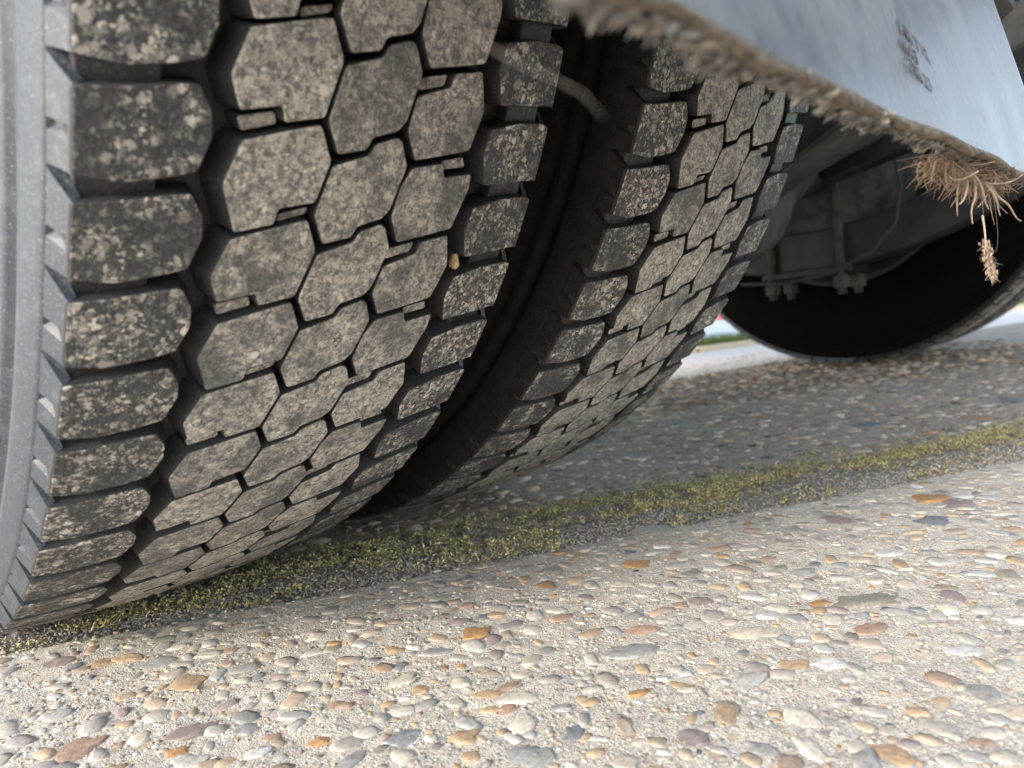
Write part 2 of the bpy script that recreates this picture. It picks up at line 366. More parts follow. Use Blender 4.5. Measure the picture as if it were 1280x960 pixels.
MATS['BL'][0] = MATS['BR'][0] = M['rubber']
NAMES = dict(LS='shoulder_block', RS='shoulder_block', C2='tread_block', C1E='tread_block', C1O='tread_block', C3E='tread_block', C3O='tread_block',
             T1L='tie_bar', T1R='tie_bar', T3L='tie_bar', T3R='tie_bar', BL='shoulder_rib', BR='shoulder_rib')
MESH = {}
for k, (V, F, mi) in GEO.items():
    me = bpy.data.meshes.new(NAMES[k]); me.from_pydata(V, [], F)
    for m_ in MATS[k]: me.materials.append(m_)
    me.polygons.foreach_set('material_index', mi); me.update()
    bm = bmesh.new(); bm.from_mesh(me); bmesh.ops.recalc_face_normals(bm, faces=bm.faces); bm.to_mesh(me); bm.free()
    MESH[k] = me
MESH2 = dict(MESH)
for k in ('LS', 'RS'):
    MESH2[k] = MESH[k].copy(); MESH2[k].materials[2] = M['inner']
def kinds(k):
    ev = k % 2 == 0
    # C1: even index carries the left notch in its bottom gap;  C3: even index carries the left notch in its top gap
    return ['LS', 'RS', 'C2', 'C1E' if ev else 'C1O', 'C3E' if ev else 'C3O', 'T1L' if ev else 'T1R', 'T3L' if ev else 'T3R', 'BL', 'BR']
half = [(0.0, .5050), (.07, .5045), (.092, .5010), (.1045, .5010), (.1072, .5005), (.1163, .4992), (.1176, .4960), (.1190, .4890), (.1205, .4835), (.1208, .4800), (.1190, .4785), (.1192, .4735), (.1222, .4722), (.1232, .4690), (.1242, .4655),
        (.1236, .4640), (.1262, .4600), (.1290, .4560), (.1315, .4500), (.1318, .4485), (.1345, .4440), (.1365, .4380), (.1392, .4150), (.1398, .3950), (.1380, .3720), (.1335, .3500), (.1260, .3250), (.1200, .3100), (.1150, .3020), (.1100, .2960), (.1080, .2870), (.0950, .2820)]
prof = [(-x, r) for x, r in half[::-1]] + half[1:]
nh = len(half) - 1
mi_p = np.array([0 if abs((prof[i][0] + prof[i + 1][0]) / 2) > .1085 else 1 for i in range(len(prof) - 1)])
carcass = lathe('tyre', prof, None, n=NP * 3, mats=[M['side'], M['groove']], midx=mi_p)
def ring_mesh(k0, k1):  # joined blocks of the part of the tread that is turned away
    V = []; F = []; mi = []; o = 0
    slot = {'tread': 0, 'groove': 1, 'side': 2, 'shoulder': 3, 'rubber': 4}; mats = [M['tread'], M['groove'], M['side'], M['shoulder'], M['rubber']]
    for k in range(k0, k1):
        a = k * DTH; c, s = math.cos(a), math.sin(a)
        for kd in kinds(k):
            me = MESH[kd]; vs = np.empty(len(me.vertices) * 3, dtype=np.float32); me.vertices.foreach_get('co', vs); vs = vs.reshape(-1, 3)
            W = np.stack([vs[:, 0], vs[:, 1] * c + vs[:, 2] * s, -vs[:, 1] * s + vs[:, 2] * c], 1)
            V.append(W)
            first = {'LS': 3, 'RS': 3, 'BL': 4, 'BR': 4}.get(kd, 0)
            for p in me.polygons:
                F.append(tuple(i + o for i in p.vertices)); mi.append((first, 1, 2)[p.material_index])
            o += len(W)
    me = bpy.data.meshes.new('tread_blocks'); me.from_pydata(np.concatenate(V).tolist(), [], F)
    for m_ in mats: me.materials.append(m_)
    me.polygons.foreach_set('material_index', mi); me.update(); return me
K1 = 18
RING = ring_mesh(K1, NP - 1); 
RIM = lathe('wheel_rim', [(-.118, .300), (-.122, .296), (-.118, .286), (-.100, .283), (-.085, .268), (.0, .255), (.085, .268), (.100, .283), (.118, .286), (.122, .296), (.118, .300), (.110, .292), (.080, .276), (0, .262), (-.080, .276), (-.110, .292), (-.118, .300)], M['steel'], 96)
DISC = lathe('wheel_disc', [(-.02, .262), (-.010, .240), (.02, .19), (.028, .16), (.028, .02), (.036, .02), (.036, .162), (.028, .194), (-.002, .245), (-.012, .262)], M['steel'], 64)

truck = empty('truck', (1.155, 0, 0))
tag(truck, 'rear end of a heavy truck standing on dusty dual tyres above the mossy slab joint', 'truck')
def P(o):  # parent keeping world location given in world coordinates (truck empty sits at x 1.155)
    o.parent = truck; o.location = Vector(o.location) - Vector((1.155, 0, 0)); return o
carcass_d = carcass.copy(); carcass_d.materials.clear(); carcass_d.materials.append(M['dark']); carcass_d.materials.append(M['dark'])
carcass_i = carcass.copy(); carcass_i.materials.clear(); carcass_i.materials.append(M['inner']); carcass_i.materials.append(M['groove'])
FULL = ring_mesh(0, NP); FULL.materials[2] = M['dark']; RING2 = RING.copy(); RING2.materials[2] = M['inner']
def tyre(x, shift, first, last, label, ang=0.0, y=0.0):
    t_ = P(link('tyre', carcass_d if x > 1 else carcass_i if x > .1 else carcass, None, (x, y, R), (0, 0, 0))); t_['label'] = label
    t_.rotation_euler = (ang, 0, 0)
    if x > 1: t_.scale = (.92, 1, 1)
    for k in range(first, last):
        for kd in kinds(k + shift):
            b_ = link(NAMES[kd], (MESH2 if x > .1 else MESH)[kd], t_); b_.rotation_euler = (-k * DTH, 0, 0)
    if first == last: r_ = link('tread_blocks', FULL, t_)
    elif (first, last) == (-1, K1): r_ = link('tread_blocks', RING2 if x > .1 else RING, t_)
    else:
        r_ = link('tread_blocks', RING, t_) if last == K1 else link('tread_blocks', ring_mesh(last, NP + first), t_)
    r_['kind'] = 'stuff'
    if shift: pass
    rim = link('wheel_rim', RIM, t_); d_ = link('wheel_disc', DISC, t_, (0, 0, 0), (0, 0, math.pi if x < 1.1 and x > .1 else 0))
    return t_
t1_ = tyre(0.0, 0, -1, K1, 'outermost tyre of the near dual pair, its left sidewall in the light')
link('hub', lathe('hub', [(.03, .02), (.03, .105), (-.03, .10), (-.06, .085), (-.066, .06), (-.066, .004)], M['casting'], 48), t1_)
NUT = lathe('wheel_nut', [(.034, .002), (.034, .019), (.024, .019), (.022, .0165), (-.004, .0165), (-.006, .012), (-.018, .012), (-.020, .002)], M['steel'], 6)
for i in range(10):
    a_ = 2 * math.pi * i / 10; link('wheel_nut', NUT, t1_, (0, .142 * math.sin(a_), .142 * math.cos(a_)))
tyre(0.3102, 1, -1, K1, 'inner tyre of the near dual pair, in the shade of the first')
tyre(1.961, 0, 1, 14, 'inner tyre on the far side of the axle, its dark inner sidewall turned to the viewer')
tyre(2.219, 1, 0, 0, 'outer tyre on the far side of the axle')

# ------------------------------------------------------------------ axle and running gear
ax = lathe('axle_housing', [(-.98, .02), (-.98, .062), (-.62, .068), (-.40, .085), (-.22, .15), (-.16, .17), (.16, .17), (.22, .15), (.40, .085), (.62, .068), (.98, .062), (.98, .02)], M['casting'], 48)
P(link('axle_housing', ax, None, (1.145, 0, R)))
# differential bowl: axis along Y
bowl = lathe('differential_housing', [(-.155, .02), (-.155, .17), (-.135, .215), (-.09, .243), (-.05, .250), (.10, .250), (.13, .235), (.19, .16), (.26, .12), (.33, .10), (.34, .02)], M['casting'], 64)
P(link('differential_housing', bowl, None, (1.06, 0, R - .02), (0, 0, math.pi / 2)))
for x in (.56, 1.73):
    dm = lathe('brake_drum', [(-.10, .03), (-.10, .19), (-.09, .205), (.07, .208), (.085, .215), (.10, .215), (.10, .19), (.095, .03)], M['casting'], 64)
    P(link('brake_drum', dm, None, (x - (.02 if x < 1 else -.02), 0, R)))
def beam(name, x, pts, wx, th, m_):
    """curved flat beam in the y-z plane"""
    V = []; F = []
    n = len(pts)
    for i, (y, z) in enumerate(pts):
        y0, z0 = pts[max(i - 1, 0)]; y1, z1 = pts[min(i + 1, n - 1)]; d = Vector((y1 - y0, z1 - z0)).normalized(); nn = Vector((-d.y, d.x)) * th / 2
        for sx in (-1, 1):
            for sn in (-1, 1): V.append((sx * wx / 2, y + nn.x * sn, z + nn.y * sn))
    for i in range(n - 1):
        a = i * 4; b = a + 4
        for q in ((0, 1), (1, 3), (3, 2), (2, 0)): F.append((a + q[0], a + q[1], b + q[1], b + q[0]))
    F += [(0, 1, 3, 2), (4 * n - 4, 4 * n - 3, 4 * n - 1, 4 * n - 2)]
    bm = bmesh.new(); vs = [bm.verts.new(v) for v in V]
    for f in F: bm.faces.new([vs[i] for i in f])
    bmesh.ops.bevel(bm, geom=[e for e in bm.edges], offset=.004, segments=1, affect='EDGES')
    return P(link(name, mesh_bm(name, bm, m_), None, (x, 0, 0)))
for x in (.66, 1.66):
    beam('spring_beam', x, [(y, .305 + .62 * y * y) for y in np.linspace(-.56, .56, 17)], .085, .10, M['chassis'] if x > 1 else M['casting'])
    beam('spring_seat', x, [(-.11, .256), (.11, .256)], .12, .020, M['chassis'])
    for y in (-.085, -.005 if False else .085):
        for sx in (-.055, .055):
            ub = P(link('u_bolt', tube_mesh('u_bolt', [(0, 0, .196), (0, 0, .62)], .010, M['casting'], 10), None, (x + sx, y, 0)))
            bm = bmesh.new(); bmesh.ops.create_cone(bm, segments=6, radius1=.019, radius2=.019, depth=.028, cap_ends=True)
            link('nut', mesh_bm('nut', bm, M['casting']), ub, (0, 0, .226))
# torque beam and trailing arms crossing behind the near pair
beam('trailing_arm', .98, [(-.62, .52), (-.42, .475), (-.25, .42), (-.12, .36)], .10, .055, M['casting'])
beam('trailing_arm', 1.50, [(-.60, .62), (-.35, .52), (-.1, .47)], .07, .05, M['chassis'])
for x in (.72, 1.58):
    bm = bmesh.new()
    P(link('chassis_rail', box_mesh('chassis_rail', (0, 1.2, 0), (.075, 4.2, .26), M['chassis'], .008), None, (x, 0, .93)))
for y in (-.62, .75, 2.2):
    P(link('crossmember', box_mesh('crossmember', (0, 0, 0), (.78, .07, .16), M['chassis'], .006), None, (1.15, y, .93)))
P(link('air_hose', tube_mesh('air_hose', [(1.50, .12, .245), (1.52, .02, .235), (1.54, -.08, .245), (1.56, -.17, .285), (1.57, -.22, .34), (1.57, -.235, .42), (1.57, -.22, .52), (1.57, -.2, .8)], .0042, M['hose'], 8), None, (0, 0, 0)))
P(link('brake_chamber', lathe('brake_chamber', [(-.09, .01), (-.09, .06), (-.06, .082), (-.005, .084), (-.005, .092), (.005, .092), (.005, .084), (.05, .082), (.08, .05), (.08, .01)], M['chassis'], 32), None, (1.36, -.17, .56), (0, 0, math.pi / 2)))
P(link('shade_deck', box_mesh('shade_deck', (0, 0, 0), (2.4, 3.0, .06), M['dark'], .01), None, (1.15, 1.55, 1.20)))  # unseen deck, added to keep light off the underbody
def fender(x0, x1):
    pr = []; V = []; F = []; ths = np.linspace(math.radians(128), math.radians(272), 32)
    for rr in (.60, .606):
        for a in ths: V += [(x0, -rr * math.sin(a), -rr * math.cos(a)), (x1, -rr * math.sin(a), -rr * math.cos(a))]
    m_ = len(ths)
    for i in range(m_ - 1):
        F.append((2 * i, 2 * i + 1, 2 * i + 3, 2 * i + 2)); q = 2 * m_ + 2 * i; F.append((q, q + 2, q + 3, q + 1))
        F.append((2 * i, 2 * i + 2, q + 2, q)); F.append((2 * i + 1, q + 1, q + 3, 2 * i + 3))
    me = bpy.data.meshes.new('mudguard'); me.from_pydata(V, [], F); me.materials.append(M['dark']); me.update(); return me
P(link('mudguard', fender(-.15, .46), None, (0, 0, R))); P(link('mudguard', fender(1.83, 2.44), None, (0, 0, R)))
# front wheel pair far ahead, cab is out of sight above
# ------------------------------------------------------------------ mud flap
FY, FZ = -.6415, .2505; FX0, FX1 = -.135, .450
def flap_y(z): 
    d = z - FZ; return FY + .236 * min(d, .30) + max(0, d - .30) * .05
nx, nz = 90, 24; V = []; Fq = []
zs = [FZ, FZ + .0022, FZ + .0030] + [FZ + .004 + (.68) * (i / (nz - 3)) ** 1.3 for i in range(nz - 2)]
for s_ in (0, 1):
    for i in range(nz + 1):
        for j in range(nx + 1):
            x = FX0 + (FX1 - FX0) * j / nx; wob = .0012 * math.sin(x * 23) + .0008 * math.sin(x * 61 + 2)
            z = zs[i] + (.0008 * math.sin(x * 90) + .0006 * math.sin(x * 211 + 1) if i == 0 else 0)
            V.append((x, flap_y(zs[i]) + wob * (1 - i / nz) + s_ * .0042, z))
a = (nz + 1) * (nx + 1)
for s_ in (0, 1):
    for i in range(nz):
        for j in range(nx):
            q = s_ * a + i * (nx + 1) + j; f = (q, q + 1, q + nx + 2, q + nx + 1); Fq.append(f if s_ == 0 else f[::-1])
for j in range(nx):
    Fq.append((j, a + j, a + j + 1, j + 1)); q = nz * (nx + 1) + j; Fq.append((q, q + 1, a + q + 1, a + q))
for i in range(nz):
    q = i * (nx + 1); Fq.append((q, q + nx + 1, a + q + nx + 1, a + q)); q += nx; Fq.append((q, a + q, a + q + nx + 1, q + nx + 1))
Fq = np.array(Fq); Vn = np.array(V); fz_ = Vn[Fq][:, :, 2].max(1); mi_f = ((fz_ < FZ + .0035)).astype(int)
m, t, b = mat('caked_mud', (.2, .15, .1), .95, .2); n = noise(t, 260, 6, .7, geo(t)); t.links.new(ramp(t, n, [(.3, (.07, .055, .045)), (.5, (.20, .16, .12)), (.7, (.36, .29, .22))]), b.inputs['Base Color']); bump(t, b, n, .002, 1); M['mud'] = m
fm = mesh_np('mud_flap', V, Fq, None, smooth=False, mats=[M['flap'], M['mud']], midx=mi_f)
flap = P(link('mud_flap', fm, None)); flap['label'] = 'grey-blue mud flap with a brown bristled lower edge'
FL = lambda v: Vector(v)
def sub(name, me, parent): return link(name, me, parent)
# bracket carrying the flap
sub('flap_bracket', box_mesh('flap_bracket', (.16, -.55, .955), (.62, .05, .05), M['chassis'], .004), flap)
P(link('flap_arm', box_mesh('flap_arm', (.42, -.52, .955), (.62, .05, .05), M['chassis'], .004), None, (0, 0, 0)))
f2_ = link('mud_flap', fm, None, (1.985, 0, 0)); P(f2_); f2_['label'] = 'mud flap behind the far wheels'
# faint moulded characters
fc = bpy.data.curves.new('lettering', 'FONT'); fc.body = '  HR TYR\n4613\nETR 23'; fc.size = .0098; fc.extrude = .00025; fc.space_line = .92; fc.offset = -.00015
fo = bpy.data.objects.new('lettering', fc); COL.objects.link(fo)
bpy.context.view_layer.update(); dg = bpy.context.evaluated_depsgraph_get(); lm = bpy.data.meshes.new_from_object(fo.evaluated_get(dg)); bpy.data.objects.remove(fo)
lm.materials.clear(); lm.materials.append(M['letter'])
lo = link('lettering', lm, flap, (0, 0, 0))

# fibres: bristles
def strands(name, roots, dirs, lens, rads, cols, mat_, nseg=3, curl=.35, sides=3, grav=-.2):
    n = len(roots); roots = np.asarray(roots, float); dirs = np.asarray(dirs, float); dirs /= np.linalg.norm(dirs, axis=1)[:, None]
    lens = np.asarray(lens); rads = np.asarray(rads)
    side = np.cross(dirs, rng.normal(size=(n, 3))); side /= np.linalg.norm(side, axis=1)[:, None]
    V = np.zeros((n, nseg + 1, sides, 3)); pos = roots.copy(); d = dirs.copy()
    cv = rng.normal(0, curl, (n, 3))
    for s in range(nseg + 1):
        o2 = np.cross(d, side); rr = rads * (1 - .75 * s / nseg)
        for k in range(sides):
            ang = 2 * math.pi * k / sides
            V[:, s, k] = pos + (side * math.cos(ang) + o2 * math.sin(ang)) * rr[:, None]
        pos = pos + d * (lens / nseg)[:, None]
        d = d + cv * (1.0 / nseg) + np.array([0, 0, grav / nseg]); d /= np.linalg.norm(d, axis=1)[:, None]
    per = (nseg + 1) * sides; base = np.arange(n)[:, None] * per; F = []
    for s in range(nseg):
        for k in range(sides):
            k2 = (k + 1) % sides
            F.append(base + np.array([s * sides + k, s * sides + k2, (s + 1) * sides + k2, (s + 1) * sides + k]))
    F = np.concatenate(F)
    return mesh_np(name, V.reshape(-1, 3), F, mat_, smooth=True, col=np.repeat(np.asarray(cols), per, axis=0))
n = 11000
bx = rng.uniform(FX0, FX1, n); bzr = FZ + .0006 + rng.random(n) ** 2.2 * .07
roots = np.stack([bx, np.array([flap_y(z) for z in bzr]) + .004, bzr], 1)
clump = (vnoise(bx * 130, bzr * 130) - .5)
dirs = np.stack([rng.normal(0, .22, n) + clump * 1.9, np.ones(n), rng.normal(-.14, .16, n) + clump * .35], 1)
pal = np.array([(.32, .27, .22), (.22, .19, .165), (.07, .065, .06), (.44, .38, .31), (.30, .29, .275)])
cols = pal[rng.integers(0, 5, n)] * rng.uniform(.6, 1.2, (n, 1))
sub('bristles', strands('bristles', roots, dirs, (.0036 + .0048 * rng.random(n)) * (.6 + vnoise(bx * 160, bx * 0 + 2.2) * .7), rng.uniform(.0004, .0010, n), cols, M['fibre'], 3, .30), flap)['kind'] = 'stuff'
# caked mud along the rim
ico = bmesh.new(); bmesh.ops.create_icosphere(ico, subdivisions=2, radius=1); ICV = np.array([v.co[:] for v in ico.verts]); ICF = np.array([[v.index for v in f.verts] for f in ico.faces]); ico.free()
ico = bmesh.new(); bmesh.ops.create_icosphere(ico, subdivisions=1, radius=1); IC1V = np.array([v.co[:] for v in ico.verts]); IC1F = np.array([[v.index for v in f.verts] for f in ico.faces]); ico.free()
def blobs(name, cen, size, cols, mat_, low=False, rough=.18, yaw=None, tilt=.15, angular=0.0):
    BV, BF = (IC1V, IC1F) if low else (ICV, ICF); n = len(cen); m_ = len(BV)
    jit = 1 + rng.normal(0, rough, (n, m_, 1)); 
    W = BV[None] * jit
    if angular: W = np.sign(W) * np.abs(W) ** (1 - angular)
    W = W * np.asarray(size)[:, None, :]
    yaw = rng.uniform(0, 2 * math.pi, n) if yaw is None else yaw
    tl = rng.normal(0, tilt, n); c, s = np.cos(tl)[:, None], np.sin(tl)[:, None]
    x, y, z = W[..., 0], W[..., 1], W[..., 2]; x, z = x * c - z * s, x * s + z * c
    c, s = np.cos(yaw)[:, None], np.sin(yaw)[:, None]; x, y = x * c - y * s, x * s + y * c
    W = np.stack([x, y, z], 2) + np.asarray(cen)[:, None, :]
    F = (BF[None] + (np.arange(n) * m_)[:, None, None]).reshape(-1, 3)
    return mesh_np(name, W.reshape(-1, 3), F, mat_, smooth=True, col=np.repeat(np.asarray(cols), m_, axis=0))
n = 420; bx = rng.uniform(FX0, FX1, n); dn = np.clip((.25 - bx) / .25, .15, 1)
cen = np.stack([bx, FY + rng.uniform(.002, .0070, n), FZ + rng.uniform(-.0006, .004, n)], 1)
sz = np.stack([rng.uniform(.0006, .0020, n), rng.uniform(.0008, .0030, n), rng.uniform(.0005, .0016, n)], 1) * dn[:, None] ** .5
sub('mud_clumps', blobs('mud_clumps', cen, sz, pal[rng.integers(0, 5, n)] * rng.uniform(.7, 1.2, (n, 1)), M['fibre'], rough=.2), flap)['kind'] = 'stuff'

# ------------------------------------------------------------------ ground
E1 = np.array([.866, -.5]); E2 = np.array([.5, .866]); S0, S1 = -.130, .000
def wig(u): return .006 * (vnoise(u * 9 + 40, u * 0 + 3.3) - .5) + .004 * (vnoise(u * 60 + 9, u * 0 + 7.7) - .5)
def st(name, me, loc=(0, 0, 0)): return tag(link(name, me, None, loc), kind='structure')
def grid_mesh(name, u0, u1, v0, v1, du, dv, fn, m_):
    nu = int((u1 - u0) / du) + 1; nv = int((v1 - v0) / dv) + 1
    U, W = np.meshgrid(np.linspace(u0, u1, nu), np.linspace(v0, v1, nv), indexing='ij')
    x, y, z = fn(U, W); V = np.stack([x, y, z], 2).reshape(-1, 3)
    i, j = np.meshgrid(np.arange(nu - 1), np.arange(nv - 1), indexing='ij'); q = (i * nv + j).ravel()
    F = np.stack([q, q + nv, q + nv + 1, q + 1], 1); return mesh_np(name, V, F, m_, smooth=True)
def relief(x, y, k=1.0):
    return k * (.0014 * (vnoise(x * 60, y * 60) - .5) + .0008 * (vnoise(x * 190 + 5, y * 190) - .5) + .0003 * (vnoise(x * 430, y * 430 + 9) - .5)) - .0008
# frame: u along E1, s along E2.  near slab  s in [-1.3, S0]
def near_fn(u, s):
    ss = s + np.where(s > S0 - .02, wig(u), 0); x = u * E1[0] + ss * E2[0]; y = u * E1[1] + ss * E2[1]
    z = relief(x, y); ed = np.clip((s - (S0 - .012)) / .012, 0, 1); z = z - ed ** 2 * .007; return x, y, z
near = st('concrete_slab', grid_mesh('concrete_slab', -.25, 1.15, -.60, S0, .0026, .0026, near_fn, M['slab']))
def flat_poly(name, pts, z, m_, th=0.0):
    me = bpy.data.meshes.new(name); n_ = len(pts)
    if th:
        me.from_pydata([(x, y, z) for x, y in pts] + [(x, y, z - th) for x, y in pts], [], [tuple(range(n_))] + [(i, n_ + i, n_ + (i + 1) % n_, (i + 1) % n_) for i in range(n_)])
    else: me.from_pydata([(x, y, z) for x, y in pts], [], [tuple(range(n_))])
    me.materials.append(m_); me.update(); return me
def uv(u, s): return (u * E1[0] + s * E2[0], u * E1[1] + s * E2[1])
st('ground', flat_poly('ground', [(-300, -300), (300, -300), (300, 300), (-300, 300)], -.06, M['verge']))
st('concrete_slab', grid_mesh('concrete_slab', -9, 9, -8, S0 - .004, .5, .5, lambda U, W: (U * E1[0] + W * E2[0], U * E1[1] + W * E2[1], U * 0 - .0045), M['slab']))
# joint strip
def joint_fn(u, s):
    x = u * E1[0] + s * E2[0]; y = u * E1[1] + s * E2[1]
    f = (s - S0) / (S1 - S0); z = -.0045 + .004 * np.sin(np.clip(f, 0, 1) * math.pi) + .0045 * (vnoise(x * 50, y * 50) - .5) + .003 * (vnoise(x * 200, y * 200) - .5); return x, y, z
st('joint_strip', grid_mesh('joint_strip', -.35, 1.9, S0 - .01, S1 + .012, .004, .004, joint_fn, M['soil']))
# kerb line  K(x) : from (2.76,.97) to (5.6,.30)
def kerb_y(x): return .97 - (x - 2.76) * .37
def far_fn(u, s):
    ss = s - np.where(s < S1 + .02, wig(u + 5), 0); x = u * E1[0] + ss * E2[0]; y = u * E1[1] + ss * E2[1]
    z = relief(x, y, 1.1); ed = np.clip((S1 + .012 - s) / .012, 0, 1); return x, y, z - ed ** 2 * .006
far = st('concrete_slab', grid_mesh('concrete_slab', -.25, 1.7, S1, .55, .0042, .0042, far_fn, M['slab_dirty_shaded']))
B = lambda x: .86 - x * .27   # edge of the wheels' shadow, drawn as darker slab meeting paler paving

s_line = [uv(-9, S1 + .004), uv(9, S1 + .004)]
st('concrete_slab', flat_poly('concrete_slab', [uv(-2.6, S1 + .004), uv(14, S1 + .004), (14, B(14)), (-2.2, B(-2.2))], -.0045, M['slab_dirty_shaded'], .05))
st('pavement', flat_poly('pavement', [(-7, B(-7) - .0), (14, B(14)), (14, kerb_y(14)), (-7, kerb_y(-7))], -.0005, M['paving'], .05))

st('joint_strip', flat_poly('joint_strip', [uv(-9, S0 - .02), uv(14, S0 - .02), uv(14, S1 + .02), uv(-9, S1 + .02)], -.0135, M['soil']))
# kerb, verge, path and road on the far side of the truck
def prism(name, pts, z0, z1, m_, bev=0.0):
    bm = bmesh.new(); f = bm.faces.new([bm.verts.new((x, y, z0)) for x, y in pts]); r_ = bmesh.ops.extrude_face_region(bm, geom=[f])
    bmesh.ops.translate(bm, vec=(0, 0, z1 - z0), verts=[v for v in r_['geom'] if isinstance(v, bmesh.types.BMVert)])
    if bev: bmesh.ops.bevel(bm, geom=[e for e in bm.edges], offset=bev, segments=2, affect='EDGES')
    return mesh_bm(name, bm, m_)
ku = Vector((1, -.37)).normalized(); kn = Vector((.37, 1)).normalized()
def kp(a, d): p = Vector((2.76, .97)) + ku * a + kn * d; return (p.x, p.y)
kerb = tag(empty('kerb', (0, 0, 0)), 'pale yellowish kerb edging the far side of the pavement, beyond the wheels', 'kerb')
for i in range(-3, 9):
    link('kerb_stone', prism('kerb_stone', [kp(i * .9 + .004, 0), kp(i * .9 + .896, 0), kp(i * .9 + .896, .11), kp(i * .9 + .004, .11)], -.05, .022, M['kerb'], .006), kerb)
st('road', flat_poly('road', [kp(-60, .108), kp(200, .108), kp(200, 60), kp(-60, 60)], -.006, M['road']))
st('grass_verge', prism('grass_verge', [kp(1.9, .11), kp(30, .11), kp(30, 1.25), kp(3.2, 1.25)], -.03, .016, M['verge']))
st('path', prism('path', [kp(3.2, 1.25), kp(30, 1.25), kp(30, 2.3), kp(4.4, 2.3)], -.03, .012, M['paving']))
st('grass_verge', prism('grass_verge', [kp(4.4, 2.3), kp(200, 2.3), kp(200, 18), kp(28, 18)], -.03, .016, M['verge']))
def grass(name, n, a0, a1, d0, d1, z, h, label):
    a = rng.uniform(a0, a1, n); d = rng.uniform(d0, d1, n); x = 2.76 + ku.x * a + kn.x * d; y = .97 + ku.y * a + kn.y * d
    c = np.array([(.16, .26, .05)]) * rng.uniform(.6, 1.3, (n, 1)) + rng.random((n, 1)) ** 3 * np.array([(.2, .15, .05)])
    o = link(name, strands(name, np.stack([x, y, np.full(n, z)], 1), np.stack([rng.normal(0, .35, n), rng.normal(0, .35, n), np.ones(n)], 1), rng.uniform(.4, 1, n) * h, rng.uniform(.0012, .0022, n), c, M['grass'], 2, .3, 3, -.3))
    tag(o, label, 'grass', kind='stuff'); return o
grass('grass', 16000, 2.3, 9, .12, 1.24, .014, .07, 'green grass on the verge behind the kerb at the right')
grass('grass', 1800, .0, .62, .10, .20, -.004, .085, 'small green grass tuft growing along the kerb between the tyres')
rp = tag(empty('bollard', (10.9, 5.2, -.006)), 'small red bollard by the road far off between the near and far tyres', 'bollard')
link('post', lathe('post', [(0, .002), (0, .07), (.30, .06), (.33, .04), (.34, .002)], M['red'], 24), rp, (0, 0, 0), (0, -math.pi / 2, 0))

# ---- aggregate
PC = dict(amber=(.40, .235, .11), tan=(.44, .31, .19), cream=(.56, .50, .40), white=(.56, .54, .50), grey=(.33, .32, .30), slate=(.20, .205, .21), mauve=(.29, .23, .21), rust=(.37, .25, .18), olive=(.25, .235, .18), dark=(.03, .03, .035))
PK = list(PC)
PW = np.array([.07, .22, .21, .08, .13, .07, .09, .07, .06, .01]); PW = PW / PW.sum()
PCA = np.array([PC[k] for k in PK])
def in_view(x, y, lim=.93):
    dx = x - CAM.x; dy = y - CAM.y; d = FWD.x * dx + FWD.y * dy - FWD.z * CAM.z * -1
    r_ = RIGHT.x * dx + RIGHT.y * dy + .0193
    return (d > .05) & (np.abs(r_) < d * lim + .05)
def sval(x, y): return x * E2[0] + y * E2[1]
# shapes of single pebbles
PM = []
for i in range(14):
    jit = np.array([1 + .16 * (vnoise(v[0] * 1.7 + i * 7 + 20, v[1] * 1.7 + v[2] * 2.3 + 30) - .5) * 2 for v in ICV])[:, None]
    bmx = bmesh.new(); bmesh.ops.create_icosphere(bmx, subdivisions=3, radius=1)
    W = np.array([v.co[:] for v in bmx.verts]); ex = .62 + .25 * ((i * 37) % 10) / 10
    W = np.sign(W) * np.abs(W) ** ex
    nn = np.array([1 + .26 * (vnoise(np.array([w_[0] * 1.9 + i * 7 + 20]), np.array([w_[1] * 1.9 + w_[2] * 2.3 + 30]))[0] - .5) * 2 + .16 * (vnoise(np.array([w_[0] * 5 + i * 9 + 50]), np.array([w_[1] * 5 + w_[2] * 4 + 60]))[0] - .5) * 2 for w_ in W])[:, None]
    W *= nn; W[:, 0] += .25 * W[:, 1] * ((i % 5) - 2) / 2
    for v, q in zip(bmx.verts, W): v.co = q
    PM.append(mesh_bm('pebble', bmx, M['pebble'], smooth=True))
ES = np.linalg.norm
